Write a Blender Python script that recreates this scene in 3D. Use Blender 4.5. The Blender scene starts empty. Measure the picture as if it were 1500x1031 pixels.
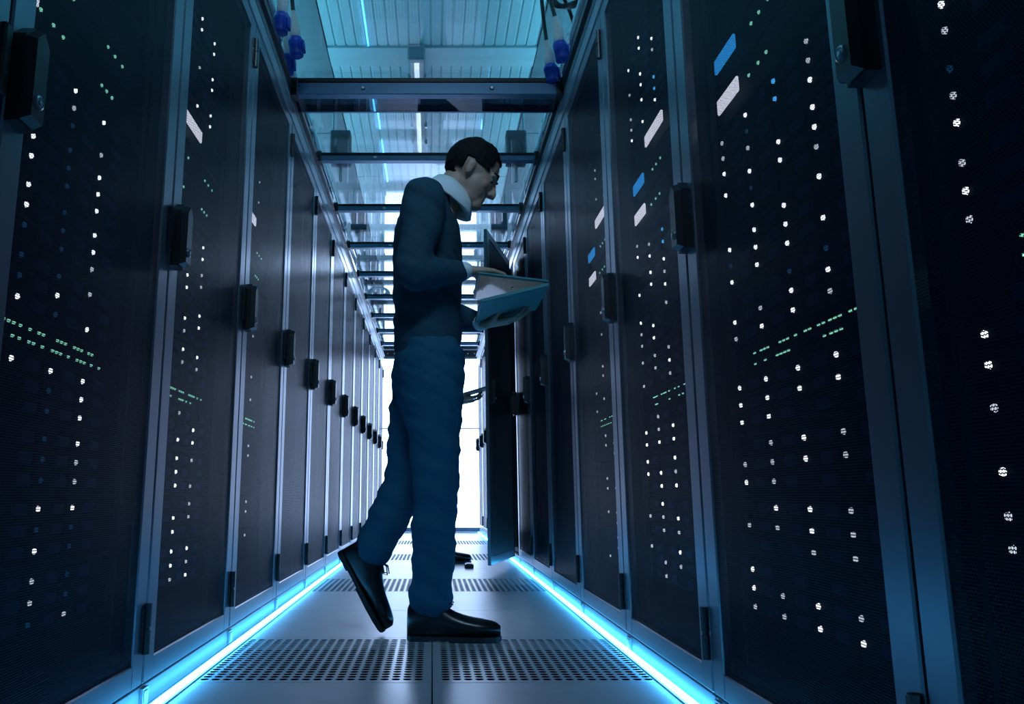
import bpy, bmesh, math, random
from mathutils import Vector, Matrix, noise
PI = math.pi
R = math.radians
S = bpy.context.scene
col = S.collection
random.seed(7)

# ------------------------------------------------------------------ camera, world, lights, exposure
cam = bpy.data.cameras.new('camera')
cam_o = bpy.data.objects.new('camera', cam); col.objects.link(cam_o)
cam.sensor_width = 36.0
cam.lens = 1140 / 1500 * 36
cam.shift_x = (750 - 633) / 1500
cam.clip_start = 0.02
cam_o.location = (0, 0, 0.45)
cam_o.rotation_euler = (PI / 2 + math.atan(210 / 1140), 0, 0)
S.camera = cam_o
S.view_settings.view_transform = 'Standard'
S.view_settings.look = 'None'
S.view_settings.gamma = 1
S.view_settings.use_curve_mapping = False
S.view_settings.exposure = 0.0
S.cycles.transparent_max_bounces = 24
S.cycles.max_bounces = 8
S.cycles.sample_clamp_indirect = 4.0

w = bpy.data.worlds.new('world'); S.world = w
w.use_nodes = True
w.node_tree.nodes['Background'].inputs[0].default_value = (0.006, 0.022, 0.05, 1)
w.node_tree.nodes['Background'].inputs[1].default_value = 0.35

LED_COL, LED_STR = (0.060, 0.46, 1.0), 15.0
DOOR_COL, DOOR_STR = (0.46, 0.63, 1.0), 6.2

def area(name, loc, rot, sx, sy, power, colr, spread=180):
    l = bpy.data.lights.new(name, 'AREA'); l.shape = 'RECTANGLE'
    l.size, l.size_y, l.energy, l.color = sx, sy, power, colr
    l.spread = R(spread)
    o = bpy.data.objects.new(name, l); col.objects.link(o)
    o.location, o.rotation_euler = loc, rot
    return o
# added fill lights, hidden above the cabinet tops and brightening the hall ceiling
area('ceiling_fill', (-1.5, 4.4, 2.5), (PI, R(-25), 0), 0.5, 4.4, 125, (0.10, 0.56, 0.80))
area('ceiling_fill', (1.5, 4.4, 2.5), (PI, R(25), 0), 0.5, 4.4, 125, (0.10, 0.56, 0.80))
area('ceiling_fill', (-1.5, 8.4, 2.5), (PI, R(-25), 0), 0.5, 2.6, 95, (0.36, 0.68, 1.0))
area('ceiling_fill', (1.5, 8.4, 2.5), (PI, R(25), 0), 0.5, 2.6, 95, (0.36, 0.68, 1.0))
# the lit hall lamp beyond the far end of the containment roof, and an added fill light over the near end, aimed at the man
area('hall_lamp_or_fill', (0.0, 8.9, 3.1), (R(-38), 0, 0), 0.5, 0.25, 55, (0.52, 0.66, 1.0))
area('hall_lamp_or_fill', (0.1, 0.2, 3.2), (R(52), 0, 0), 0.9, 0.2, 7, (0.45, 0.72, 1.0), 70)

# ------------------------------------------------------------------ materials
def mat(name, base=(.5, .5, .5), rough=.5, metal=0.0, spec=.5, emit=None, estr=0.0, bump=None, vary=None):
    m = bpy.data.materials.new(name); m.use_nodes = True
    nt = m.node_tree; p = nt.nodes['Principled BSDF']
    p.inputs['Base Color'].default_value = (*base, 1)
    p.inputs['Roughness'].default_value = rough
    p.inputs['Metallic'].default_value = metal
    p.inputs['Specular IOR Level'].default_value = spec
    if emit:
        p.inputs['Emission Color'].default_value = (*emit, 1)
        p.inputs['Emission Strength'].default_value = estr
    if bump or vary:
        tc = nt.nodes.new('ShaderNodeTexCoord')
        n = nt.nodes.new('ShaderNodeTexNoise')
        n.inputs['Scale'].default_value = (bump or vary)[0]
        n.inputs['Detail'].default_value = 4
        nt.links.new(tc.outputs['Object'], n.inputs['Vector'])
        if bump:
            b = nt.nodes.new('ShaderNodeBump'); b.inputs['Strength'].default_value = bump[1]
            b.inputs['Distance'].default_value = .002
            nt.links.new(n.outputs['Fac'], b.inputs['Height'])
            nt.links.new(b.outputs['Normal'], p.inputs['Normal'])
        if vary:
            mx = nt.nodes.new('ShaderNodeMix'); mx.data_type = 'RGBA'
            k = vary[1]
            mx.inputs[6].default_value = (*[c * (1 - k) for c in base], 1)
            mx.inputs[7].default_value = (*[min(1, c * (1 + k)) for c in base], 1)
            nt.links.new(n.outputs['Fac'], mx.inputs[0])
            nt.links.new(mx.outputs[2], p.inputs['Base Color'])
    return m

def mth(nt, op, a, b=None):
    n = nt.nodes.new('ShaderNodeMath'); n.operation = op
    for i, v in enumerate((a, b)):
        if v is None: continue
        if isinstance(v, (int, float)): n.inputs[i].default_value = v
        else: nt.links.new(v, n.inputs[i])
    return n.outputs[0]

def perforated(name, base, pitch, rad):
    m = mat(name, base, .36, 0.0, .07)
    nt = m.node_tree; p = nt.nodes['Principled BSDF']; out = nt.nodes['Material Output']
    tc = nt.nodes.new('ShaderNodeTexCoord'); sp = nt.nodes.new('ShaderNodeSeparateXYZ')
    nt.links.new(tc.outputs['Object'], sp.inputs[0])
    x = mth(nt, 'MULTIPLY', sp.outputs[0], 1 / pitch)
    z = mth(nt, 'MULTIPLY', sp.outputs[2], 1 / (pitch * 1.7320508))
    def dist(o):
        fx = mth(nt, 'SUBTRACT', mth(nt, 'FRACT', mth(nt, 'ADD', x, 1000 + o)), .5)
        fz = mth(nt, 'MULTIPLY', mth(nt, 'SUBTRACT', mth(nt, 'FRACT', mth(nt, 'ADD', z, 1000 + o)), .5), 1.7320508)
        return mth(nt, 'SQRT', mth(nt, 'ADD', mth(nt, 'MULTIPLY', fx, fx), mth(nt, 'MULTIPLY', fz, fz)))
    hole = mth(nt, 'LESS_THAN', mth(nt, 'MINIMUM', dist(0), dist(.5)), rad)
    tr = nt.nodes.new('ShaderNodeBsdfTransparent'); mx = nt.nodes.new('ShaderNodeMixShader')
    nt.links.new(hole, mx.inputs[0]); nt.links.new(p.outputs[0], mx.inputs[1]); nt.links.new(tr.outputs[0], mx.inputs[2])
    nt.links.new(mx.outputs[0], out.inputs[0])
    return m

def clear_sheet(name, tint, boost=1.0, rough=.0):
    m = bpy.data.materials.new(name); m.use_nodes = True
    nt = m.node_tree; nt.nodes.remove(nt.nodes['Principled BSDF']); out = nt.nodes['Material Output']
    g = nt.nodes.new('ShaderNodeNewGeometry'); d = nt.nodes.new('ShaderNodeVectorMath'); d.operation = 'DOT_PRODUCT'
    nt.links.new(g.outputs['Normal'], d.inputs[0]); nt.links.new(g.outputs['Incoming'], d.inputs[1])
    c = mth(nt, 'SUBTRACT', 1.0, mth(nt, 'ABSOLUTE', d.outputs['Value']))
    f = mth(nt, 'MINIMUM', mth(nt, 'MULTIPLY', mth(nt, 'ADD', mth(nt, 'MULTIPLY', mth(nt, 'POWER', c, 5.0), .96), .04), boost), 1.0)
    tr = nt.nodes.new('ShaderNodeBsdfTransparent'); tr.inputs[0].default_value = (*tint, 1)
    gl = nt.nodes.new('ShaderNodeBsdfGlossy'); gl.inputs['Roughness'].default_value = rough
    mx = nt.nodes.new('ShaderNodeMixShader')
    nt.links.new(f, mx.inputs[0]); nt.links.new(tr.outputs[0], mx.inputs[1]); nt.links.new(gl.outputs[0], mx.inputs[2])
    nt.links.new(mx.outputs[0], out.inputs[0])
    return m

def hx(*c): return tuple(c)
M = {}
M['frame'] = mat('door_frame_paint', (.20, .225, .27), .33, .75, .5)
M['mesh'] = perforated('perforated_steel', (.012, .026, .050), .0046, .42)
M['sheet'] = mat('door_sheet_paint', (.03, .055, .065), .5)
M['cabinet'] = mat('cabinet_black', (.004, .005, .007), .6)
M['inside'] = mat('server_black', (.002, .003, .005), .7, 0, .08)
M['bay'] = mat('drive_tray', (.003, .004, .010), .7, 0, .05)
M['lever'] = mat('drive_lever_blue', (.012, .012, .09), .6, 0, .15)
M['plinth'] = mat('plinth_paint', (.16, .18, .20), .38)
M['black'] = mat('black_plastic', (.008, .008, .010), .38)
M['steel'] = mat('steel', (.45, .47, .50), .28, 1.0)
M['led_w'] = mat('status_led_white', (.8, .8, .8), .4, emit=(.88, .90, 1.0), estr=2.6)
M['led_m'] = mat('status_led_white_dimmed', (.8, .8, .8), .4, emit=(.80, .86, 1.0), estr=.9)
M['led_b'] = mat('status_led_blue', (.2, .5, .8), .4, emit=(.08, .45, 1.0), estr=1.6)
M['led_d'] = mat('status_led_dim', (.05, .1, .2), .4, emit=(.02, .16, .42), estr=.22)
M['led_g'] = mat('status_led_green', (.3, .8, .6), .4, emit=(.35, 1.0, .72), estr=.95)
M['scr_w'] = mat('display_white', (.8, .8, .8), .4, emit=(.80, .82, 1.0), estr=1.5)
M['scr_b'] = mat('display_blue', (.1, .4, .8), .4, emit=(.03, .36, .95), estr=1.1)
M['strip'] = mat('led_strip_light', (.8, .9, 1), .4, emit=LED_COL, estr=LED_STR)
M['stripback'] = mat('led_strip_channel', (.4, .42, .45), .4, .8)
M['tile'] = mat('floor_tile_laminate', (.52, .58, .66), .33, 0, .6, bump=(9, .06), vary=(14, .13))
M['tilevent'] = mat('perforated_tile_laminate', (.50, .56, .64), .33, 0, .6)
M['under'] = mat('subfloor', (.002, .002, .003), 1.0, 0, 0.0)
M['alu'] = mat('aluminium_profile', (.46, .50, .55), .36, .4)
M['dark_alu'] = mat('dark_profile', (.12, .20, .29), .36, .45)
M['seal'] = mat('black_seal', (.006, .007, .009), .3)
M['glass'] = clear_sheet('clear_roof_sheet', (.94, .985, .99), 2.2, .0)
M['smoke'] = clear_sheet('smoked_sheet', (.20, .24, .30), 1.6, .02)
M['pane'] = mat('lit_door_pane', (.8, .8, .8), .5, emit=DOOR_COL, estr=DOOR_STR)
M['ceil'] = mat('ceiling_sheet', (.62, .68, .70), .5, bump=(3, .1))
M['ceilside'] = mat('ceiling_panel_grey', (.17, .18, .20), .6)
M['wall'] = mat('hall_wall_paint', (.55, .60, .64), .6)
M['lampclear'] = mat('lamp_diffuser', (.78, .82, .84), .25)
M['lampbody'] = mat('lamp_body', (.34, .37, .40), .4)
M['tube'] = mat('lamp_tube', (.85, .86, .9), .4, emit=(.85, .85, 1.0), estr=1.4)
M['plugblue'] = mat('plug_blue', (.012, .06, .42), .42)
M['pluggrey'] = mat('plug_grey', (.62, .60, .58), .5)
M['cable'] = mat('cable_black', (.008, .008, .010), .45)
M['cablew'] = mat('cable_white', (.75, .76, .80), .4)
M['pipe'] = mat('conduit', (.55, .57, .62), .3, .9)
M['boxgrey'] = mat('box_grey', (.10, .11, .13), .45)
M['skin'] = mat('skin', (.42, .26, .19), .5, bump=(60, .1))
M['hair'] = mat('hair_black', (.004, .0035, .0035), .75, 0, .2, bump=(90, .4))
M['knit'] = mat('knit_navy', (.014, .055, .085), .85, 0, .3, bump=(160, .45), vary=(40, .3))
M['denim'] = mat('trouser_blue', (.008, .085, .150), .8, 0, .3, bump=(200, .3), vary=(30, .2))
M['shirt'] = mat('shirt_white', (.72, .76, .78), .8, bump=(200, .15))
M['shoe'] = mat('shoe_black', (.007, .007, .009), .28, bump=(40, .1))
M['sole'] = mat('sole_rubber', (.010, .011, .014), .5)
M['eye'] = mat('eye_white', (.22, .21, .20), .6, 0, .1)
M['tabletteal'] = mat('tablet_shell', (.06, .24, .25), .45, .1)
M['screen'] = mat('laptop_screen', (.02, .03, .04), .1, emit=(.5, .75, .9), estr=.05)

# ------------------------------------------------------------------ mesh helpers
class MB:
    def __init__(self): self.v, self.f = [], []
    def add(self, vs, fs, mtx=None):
        n = len(self.v)
        self.v += [tuple(mtx @ Vector(q)) if mtx else tuple(q) for q in vs]
        self.f += [tuple(i + n for i in t) for t in fs]
        return self
    def box(self, x0, x1, y0, y1, z0, z1, mtx=None):
        return self.add([(x0, y0, z0), (x1, y0, z0), (x1, y1, z0), (x0, y1, z0), (x0, y0, z1), (x1, y0, z1), (x1, y1, z1), (x0, y1, z1)],
                        [(0, 3, 2, 1), (4, 5, 6, 7), (0, 1, 5, 4), (1, 2, 6, 5), (2, 3, 7, 6), (3, 0, 4, 7)], mtx)
    def bbox(self, x0, x1, y0, y1, z0, z1, b, mtx=None):
        """box with all twelve edges chamfered"""
        vs, fs = [], []
        xs, ys, zs = (x0, x1), (y0, y1), (z0, z1)
        idx = {}
        for i in (0, 1):
            for j in (0, 1):
                for k in (0, 1):
                    s = [(1, -1)[t] for t in (i, j, k)]
                    p = (xs[i], ys[j], zs[k])
                    for a in range(3):
                        q = [p[c] + (0 if c == a else s[c] * b) for c in range(3)]
                        idx[i, j, k, a] = len(vs); vs.append(tuple(q))
        for a in range(3):
            o = [c for c in range(3) if c != a]
            for e in (0, 1):
                ring = []
                for (m, n) in ((0, 0), (1, 0), (1, 1), (0, 1)):
                    t = [0, 0, 0]; t[a] = e; t[o[0]] = m; t[o[1]] = n
                    ring.append(idx[t[0], t[1], t[2], a])
                fs.append(tuple(ring))
        for a in range(3):
            o = [c for c in range(3) if c != a]
            for m in (0, 1):
                for n in (0, 1):
                    t0 = [0, 0, 0]; t1 = [0, 0, 0]
                    t0[a], t1[a] = 0, 1
                    for t in (t0, t1): t[o[0]] = m; t[o[1]] = n
                    fs.append((idx[(*t0, o[0])], idx[(*t0, o[1])], idx[(*t1, o[1])], idx[(*t1, o[0])]))
        for i in (0, 1):
            for j in (0, 1):
                for k in (0, 1):
                    fs.append((idx[i, j, k, 0], idx[i, j, k, 1], idx[i, j, k, 2]))
        return self.add(vs, fs, mtx)
    def prism(self, outline, z0, z1, mtx=None, taper=1.0):
        n = len(outline)
        cx = sum(p[0] for p in outline) / n; cy = sum(p[1] for p in outline) / n
        vs = [(x, y, z0) for x, y in outline] + [(cx + (x - cx) * taper, cy + (y - cy) * taper, z1) for x, y in outline]
        fs = [tuple(range(n))[::-1], tuple(range(n, 2 * n))] + [(i, (i + 1) % n, (i + 1) % n + n, i + n) for i in range(n)]
        return self.add(vs, fs, mtx)
    def lathe(self, prof, mtx=None, n=14):
        """profile of (radius, z); closed with end caps"""
        vs = [(r * math.cos(2 * PI * k / n), r * math.sin(2 * PI * k / n), z) for r, z in prof for k in range(n)]
        fs = [(i * n + k, i * n + (k + 1) % n, (i + 1) * n + (k + 1) % n, (i + 1) * n + k) for i in range(len(prof) - 1) for k in range(n)]
        fs += [tuple(range(n))[::-1], tuple(range((len(prof) - 1) * n, len(prof) * n))]
        return self.add(vs, fs, mtx)
    def tube(self, pts, r, n=8):
        """round tube along a polyline; r one number or one per point"""
        pts = [Vector(p) for p in pts]
        rr = [r] * len(pts) if isinstance(r, (int, float)) else r
        vs = []; up = None
        for i, p in enumerate(pts):
            t = (pts[min(i + 1, len(pts) - 1)] - pts[max(i - 1, 0)]).normalized()
            if up is None: up = Vector((0, 0, 1)) if abs(t.z) < .9 else Vector((0, 1, 0))
            a = t.cross(up).normalized(); up = a.cross(t).normalized()
            for k in range(n):
                q = 2 * PI * k / n
                vs.append(p + a * math.cos(q) * rr[i] + up * math.sin(q) * rr[i])
        m = len(pts)
        fs = [(i * n + k, i * n + (k + 1) % n, (i + 1) * n + (k + 1) % n, (i + 1) * n + k) for i in range(m - 1) for k in range(n)]
        fs += [tuple(range(n))[::-1], tuple(range((m - 1) * n, m * n))]
        return self.add(vs, fs)
    def ell(self, c, r, mtx=None, nu=18, nv=12):
        vs = [(c[0], c[1], c[2] - r[2])]
        for j in range(1, nv):
            q = -PI / 2 + PI * j / nv
            for k in range(nu):
                a = 2 * PI * k / nu
                vs.append((c[0] + r[0] * math.cos(q) * math.cos(a), c[1] + r[1] * math.cos(q) * math.sin(a), c[2] + r[2] * math.sin(q)))
        vs.append((c[0], c[1], c[2] + r[2]))
        t = len(vs) - 1
        fs = [(0, 1 + (k + 1) % nu, 1 + k) for k in range(nu)]
        for j in range(nv - 2):
            for k in range(nu):
                a, b = 1 + j * nu + k, 1 + j * nu + (k + 1) % nu
                fs.append((a, b, b + nu, a + nu))
        o = 1 + (nv - 2) * nu
        fs += [(o + k, o + (k + 1) % nu, t) for k in range(nu)]
        return self.add(vs, fs, mtx)
    def mesh(self, name, m, smooth=False):
        me = bpy.data.meshes.new(name); me.from_pydata(self.v, [], self.f)
        bm = bmesh.new(); bm.from_mesh(me); bmesh.ops.recalc_face_normals(bm, faces=bm.faces); bm.to_mesh(me); bm.free()
        if m: me.materials.append(m)
        if smooth:
            me.polygons.foreach_set('use_smooth', [True] * len(me.polygons))
        return me

def put(name, me, parent=None, loc=None, rot=None):
    o = bpy.data.objects.new(name, me); col.objects.link(o)
    if parent: o.parent = parent
    if loc: o.location = loc
    if rot: o.rotation_euler = rot
    return o
def obj(name, mb, m, parent=None, loc=None, rot=None, smooth=False):
    return put(name, mb.mesh(name, m, smooth), parent, loc, rot)
def tag(o, label, cat, group=None):
    o['label'] = label; o['category'] = cat
    if group: o['group'] = group
    return o
def thing(name, label, cat, loc=(0, 0, 0), rotz=0, group=None):
    o = bpy.data.objects.new(name, None); col.objects.link(o)
    o.empty_display_size = .1
    o.location = loc; o.rotation_euler = (0, 0, rotz)
    return tag(o, label, cat, group)
def dup(root, loc, rotz=0, label=None, group=None):
    def cp(o, parent):
        c = o.copy(); col.objects.link(c); c.parent = parent
        for ch in o.children: cp(ch, c)
        return c
    c = cp(root, None); c.location = loc; c.rotation_euler = (0, 0, rotz)
    if label: c['label'] = label
    if group: c['group'] = group
    return c
def struct(o): o['kind'] = 'structure'; return o
def disc(r, n=10): return [(r * math.cos(2 * PI * k / n), r * math.sin(2 * PI * k / n)) for k in range(n)]
ORD = ['first', 'second', 'third', 'fourth', 'fifth', 'sixth', 'seventh', 'eighth', 'ninth', 'tenth', 'eleventh', 'twelfth', 'thirteenth', 'fourteenth']

XL, XR = -0.62, 0.575          # faces of the two cabinet rows
W = 0.725                      # cabinet pitch
YL, YR = 1.04, 0.965           # first door joints
NL = 12
YEND = 9.80                    # containment end door
ZROOF = 2.215

# ------------------------------------------------------------------ floor
floor = struct(obj('floor', MB().box(-3.2, 3.2, -1.2, 13, -.34, -.32), M['under']))
TP = .607
Y0 = 2.017 - 3 * TP - TP
solid = MB().bbox(-.2985, .2985, .0015, TP - .0015, -.032, 0, .0012).mesh('floor_tile', M['tile'])
def vent_mesh():
    mb = MB(); n = 20; ny = 20
    x0, x1, y0, y1 = -.280, .280, .022, TP - .022
    px, py = (x1 - x0) / n, (y1 - y0) / ny
    k = 12; th = .0012
    ring = [(math.cos(2 * PI * (t + .5) / k), math.sin(2 * PI * (t + .5) / k)) for t in range(k)]
    for i in range(n):
        for j in range(ny):
            cx, cy = x0 + (i + .5) * px, y0 + (j + .5) * py
            hx_, hy_ = px / 2, py / 2
            vs = []
            for (a, b) in ring:
                s = max(abs(a), abs(b)); vs.append((cx + a / s * hx_, cy + b / s * hy_, 0))
            for (a, b) in ring: vs.append((cx + a * .0112, cy + b * .0121, 0))
            for (a, b) in ring: vs.append((cx + a * .0112, cy + b * .0121, -th))
            fs = []
            for t in range(k):
                u = (t + 1) % k
                fs.append((t, u, k + u, k + t)); fs.append((k + t, k + u, 2 * k + u, 2 * k + t))
            # cell corners left over by the ring
            for (sx, sy) in ((1, 1), (-1, 1), (-1, -1), (1, -1)):
                cv = (cx + sx * hx_, cy + sy * hy_, 0)
                best = [t for t in range(k) if ring[t][0] * sx > 0 and ring[t][1] * sy > 0]
                best.sort(key=lambda t: abs(abs(ring[t][0]) - abs(ring[t][1])))
                pair = [t for t in range(k) if abs(vs[t][0] - cv[0]) < 1e-6 and vs[t][1] * 1 and (vs[t][1] - cy) * sy > 0]
                pair2 = [t for t in range(k) if abs(vs[t][1] - cv[1]) < 1e-6 and (vs[t][0] - cx) * sx > 0]
                if pair and pair2:
                    a = max(pair, key=lambda t: (vs[t][1] - cy) * sy); b = max(pair2, key=lambda t: (vs[t][0] - cx) * sx)
                    if a != b:
                        vs.append(cv); fs.append((a, len(vs) - 1, b))
            mb.add(vs, fs)
    mb.box(-.2985, x0, .0015, TP - .0015, -.032, 0); mb.box(x1, .2985, .0015, TP - .0015, -.032, 0)
    mb.box(x0, x1, .0015, y0, -.032, 0); mb.box(x0, x1, y1, TP - .0015, -.032, 0)
    me = bpy.data.meshes.new('perforated_tile'); me.from_pydata(mb.v, [], mb.f); me.materials.append(M['tilevent'])
    return me
vent = vent_mesh()
for r in range(17):
    y = Y0 + r * TP
    isv = (r - 4) % 3 == 0 and r >= 4
    for x in (-.3, .3):
        if y + TP > YEND + .3: continue
        put('perforated_floor_tile' if isv else 'floor_tile', vent if isv else solid, floor, (x, y, 0))
for sx in (-1, 1):              # slab margin that carries the cabinets
    obj('cabinet_deck', MB().box(min(sx * .6015, sx * 3.2), max(sx * .6015, sx * 3.2), -1.2, 13, -.032, -.0005), M['tile'], floor)
obj('door_deck', MB().box(-.6, .6, Y0 + 16 * TP, 13, -.032, -.0005), M['tile'], floor)

# ------------------------------------------------------------------ hall above and around
ZC = 3.4
ceiling = struct(obj('ceiling', MB().box(-3.2, 3.2, -1.2, 13, ZC + .05, ZC + .10), M['ceilside']))
def corr(y0, y1):
    prof = []; x = -.70; p = .0700
    while x < .70 - 1e-6:
        prof += [(x, 0), (x + p * .74, 0), (x + p * .82, .007), (x + p * .92, .007)]; x += p
    prof.append((.70, 0))
    n = len(prof)
    vs = [(x, y0, ZC + z) for x, z in prof] + [(x, y1, ZC + z) for x, z in prof] + [(x, y0, ZC + z + .012) for x, z in prof] + [(x, y1, ZC + z + .012) for x, z in prof]
    fs = []
    for i in range(n - 1):
        fs += [(i, i + 1, n + i + 1, n + i), (2 * n + i, 3 * n + i, 3 * n + i + 1, 2 * n + i + 1), (i, 2 * n + i, 2 * n + i + 1, i + 1), (n + i, n + i + 1, 3 * n + i + 1, 3 * n + i)]
    fs += [(0, n, 3 * n, 2 * n), (n - 1, 3 * n - 1, 4 * n - 1, 2 * n - 1)]
    return MB().add(vs, fs)
for a, b in ((-1.2, .9), (.91, 2.82), (2.83, 4.735), (4.745, 4.972), (4.982, 6.9), (6.91, 8.85), (8.86, 10.8), (10.81, 13)):
    if b - a < .4:
        obj('ceiling_joint_plate', MB().box(-.70, .70, a, b, ZC - .012, ZC + .04), M['ceil'], ceiling)
    else:
        obj('corrugated_ceiling_sheet', corr(a, b), M['ceil'], ceiling)
for sx in (-1, 1):
    for k in range(6):
        y = -1.2 + k * 2.4
        obj('ceiling_panel', MB().bbox(min(sx * .705, sx * 1.30), max(sx * .705, sx * 1.30), y, y + 2.39, ZC - .01, ZC + .045, .003), M['ceilside'], ceiling)
        obj('ceiling_panel', MB().bbox(min(sx * 1.31, sx * 3.2), max(sx * 1.31, sx * 3.2), y, y + 2.39, ZC - .01, ZC + .045, .003), M['ceil'], ceiling)
for nm, b in (('wall_left', (-3.3, -3.2, -1.2, 13, -.34, 3.5)), ('wall_right', (3.2, 3.3, -1.2, 13, -.34, 3.5)),
              ('wall_back', (-3.3, 3.3, 13, 13.1, -.34, 3.5)), ('wall_front', (-3.3, 3.3, -1.3, -1.2, -.34, 3.5))):
    struct(obj(nm, MB().box(*b), M['wall']))
# hall lamp fitting (moisture-proof batten, a glow put into its tube for brightness) over the aisle
def batten(y0, y1, label):
    t = thing('ceiling_batten_lamp', label, 'lamp', (-.105, (y0 + y1) / 2, 3.30))
    h = (y1 - y0) / 2
    obj('lamp_body', MB().bbox(-.055, .055, -h, h, .04, .10, .008), M['lampbody'], t)
    arc = [(.052 * math.cos(a), .042 + .048 * math.sin(a)) for a in [PI + PI * k / 10 for k in range(11)]]
    mb = MB(); mb.prism(arc, -h + .03, h - .03, Matrix(((1, 0, 0, 0), (0, 0, 1, 0), (0, 1, 0, 0), (0, 0, 0, 1))))
    obj('lamp_diffuser', mb, M['glass'], t)
    obj('lamp_tube', MB().tube([(0, -h + .06, .026), (0, h - .06, .026)], .017, 12), M['tube'], t)
    for y in (-h + .02, h - .02):
        obj('end_cap', MB().bbox(-.058, .058, y - .03, y + .03, -.012, .10, .01), M['lampbody'], t)
    for y in (-h * .6, -h * .2, h * .35, h * .75):
        for sx in (-1, 1):
            obj('clip', MB().box(sx * .058 - .006, sx * .058 + .006, y - .012, y + .012, .02, .06), M['steel'], t)
    for y in (-h * .5, h * .5):
        obj('hanger', MB().tube([(0, y, .10), (0, y, .105)], .01), M['steel'], t)
batten(4.72, 6.25, 'tube lamp hanging under the hall ceiling above the clear aisle roof')

# ------------------------------------------------------------------ cabinets
H0, H1 = .052, 2.085           # door bottom and top
FS, FB = .064, .05             # solid door border at the sides, at top and bottom
panel_me = MB().box(FS - .002, W - FS + .002, .0035, .0047, H0 + FB - .002, H1 - FB + .002).mesh('perforated_panel', M['mesh'])
solid_me = MB().box(FS - .002, W - FS + .002, .0035, .0047, H0 + FB - .002, H1 - FB + .002).mesh('door_sheet', M['sheet'])
def door_frame_mesh():
    mb = MB(); g = .004
    b = .003
    mb.bbox(g, FS, 0, .022, H0, H1, b); mb.bbox(W - FS, W - g, 0, .022, H0, H1, b)
    mb.bbox(FS - .004, W - FS + .004, 0.0004, .021, H0, H0 + FB, b); mb.bbox(FS - .004, W - FS + .004, .0004, .021, H1 - FB, H1, b)
    return mb.mesh('door', M['frame'])
door_me = door_frame_mesh()
YZ = Matrix(((1, 0, 0, 0), (0, 0, -1, 0), (0, 1, 0, 0), (0, 0, 0, 1)))      # outline (x, z) pushed out along -y
def handle_mesh():
    o = [(0, -.080), (.046, -.080), (.046, .058), (.023, .080), (0, .058)]
    mb = MB()
    mb.prism([(x - .004, z * 1.06) for x, z in o] if False else o, 0, .020, YZ)
    mb.prism([(.004 + x * .83, z * .95) for x, z in o], .020, .036, YZ, .93)
    return mb.mesh('handle', M['black'])
handle_me = handle_mesh()
lock_me = MB().lathe([(.011, 0), (.011, .004), (.0085, .005), (.0085, .003), (.004, .003), (.004, .0055)], YZ, 14).mesh('lock', M['steel'])
strike_me = MB().bbox(0, .020, -.012, 0, -.055, .055, .003).mesh('strike_plate', M['black'])
hinge_me = MB().lathe([(.0085, -.052), (.0085, -.004), (.0065, -.003), (.0065, .003), (.0085, .004), (.0085, .052)], None, 10).add([], []).box(-.024, 0, .002, .006, -.045, .045).mesh('hinge', M['black'])
def cabinet_mesh():
    mb = MB(); D = 1.0
    mb.box(0.001, .016, .024, D, H0 + .01, H1); mb.box(W - .016, W - .001, .024, D, H0 + .01, H1)
    mb.box(.016, W - .016, D - .015, D, H0 + .01, H1)
    mb.box(.016, W - .016, .024, D, H1 - .02, H1); mb.box(.016, W - .016, .024, D - .015, H0 + .01, H0 + .03)
    for x in (.030, W - .045): mb.box(x, x + .012, .06, .10, H0 + .03, H1 - .02)
    return mb.mesh('cabinet_shell', M['cabinet'])
cabinet_me = cabinet_mesh()
plinth_me = MB().bbox(.001, W - .001, .004, 1.0, 0, H0 - .004, .002).mesh('plinth', M['plinth'])
bracket_me = MB().box(.004, .040, -.001, .004, .006, .042).box(.010, .034, -.003, -.001, .012, .036).mesh('plinth_clip', M['alu'])
def make_rack(label, loc, rotz, group, opened=0.0):
    t = thing('server_rack', label, 'server rack', loc, rotz, group)
    put('cabinet_shell', cabinet_me, t)
    pl = put('plinth', plinth_me, t); put('plinth_clip', bracket_me, pl)
    if opened:
        d = put('door', door_me, t)
        d.location = (W, -.012, 0)
        d.rotation_euler = (0, 0, opened)
        off = Vector((-W, 0.012, 0))
    else:
        d = put('door', door_me, t); off = Vector((0, 0, 0))
    def sub(name, me, loc):
        return put(name, me, d, Vector(loc) + off)
    if opened:
        # the leaf hangs from its hinge: shift its mesh so that the joint is the origin
        me = door_me.copy(); me.transform(Matrix.Translation(off)); d.data = me
    if opened: put('crossbar', MB().bbox(FS, W - FS, .004, .022, 1.05, 1.075, .003).mesh('crossbar', M['black']), d, off)
    sub('perforated_panel', solid_me if opened else panel_me, (0, 0, 0))
    hd = sub('handle', handle_me, (.006, 0, 1.065))
    sub('lock', lock_me, (.028, -.035, 1.022))
    for z in (.168, .72, 1.965):
        if z == .72: continue
        sub('hinge', hinge_me, (W - .010, -.006, z))
    put('strike_plate', strike_me, t, (W - .046 if False else W - .030, 0, 1.065))
    return t
rackL = lambda k: (XL, YL + W * k, 0)
rackR = lambda k: (XR, YR + W * (k + 1), 0)
GL, GR = 'left row of server racks', 'right row of server racks'
make_rack('black server rack at the left edge of the frame, almost wholly cut off', rackL(-1), PI / 2, GL)
for k in range(NL):
    lab = f'black server rack with perforated door, {ORD[k]} from the camera in the left row'
    if k == NL - 1: lab = 'black server rack at the far end of the left row'
    make_rack(lab, rackL(k), PI / 2, GL)
for k in range(-1, NL):
    n = k + 1
    lab = f'black server rack with perforated door, {ORD[n]} from the camera in the right row'
    if k == 6: lab = 'server rack on the right with its door swung wide open into the aisle'
    if k == NL - 1: lab = 'black server rack at the far end of the right row'
    make_rack(lab, rackR(k), -PI / 2, GR, R(163) if k == 6 else 0)

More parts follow.
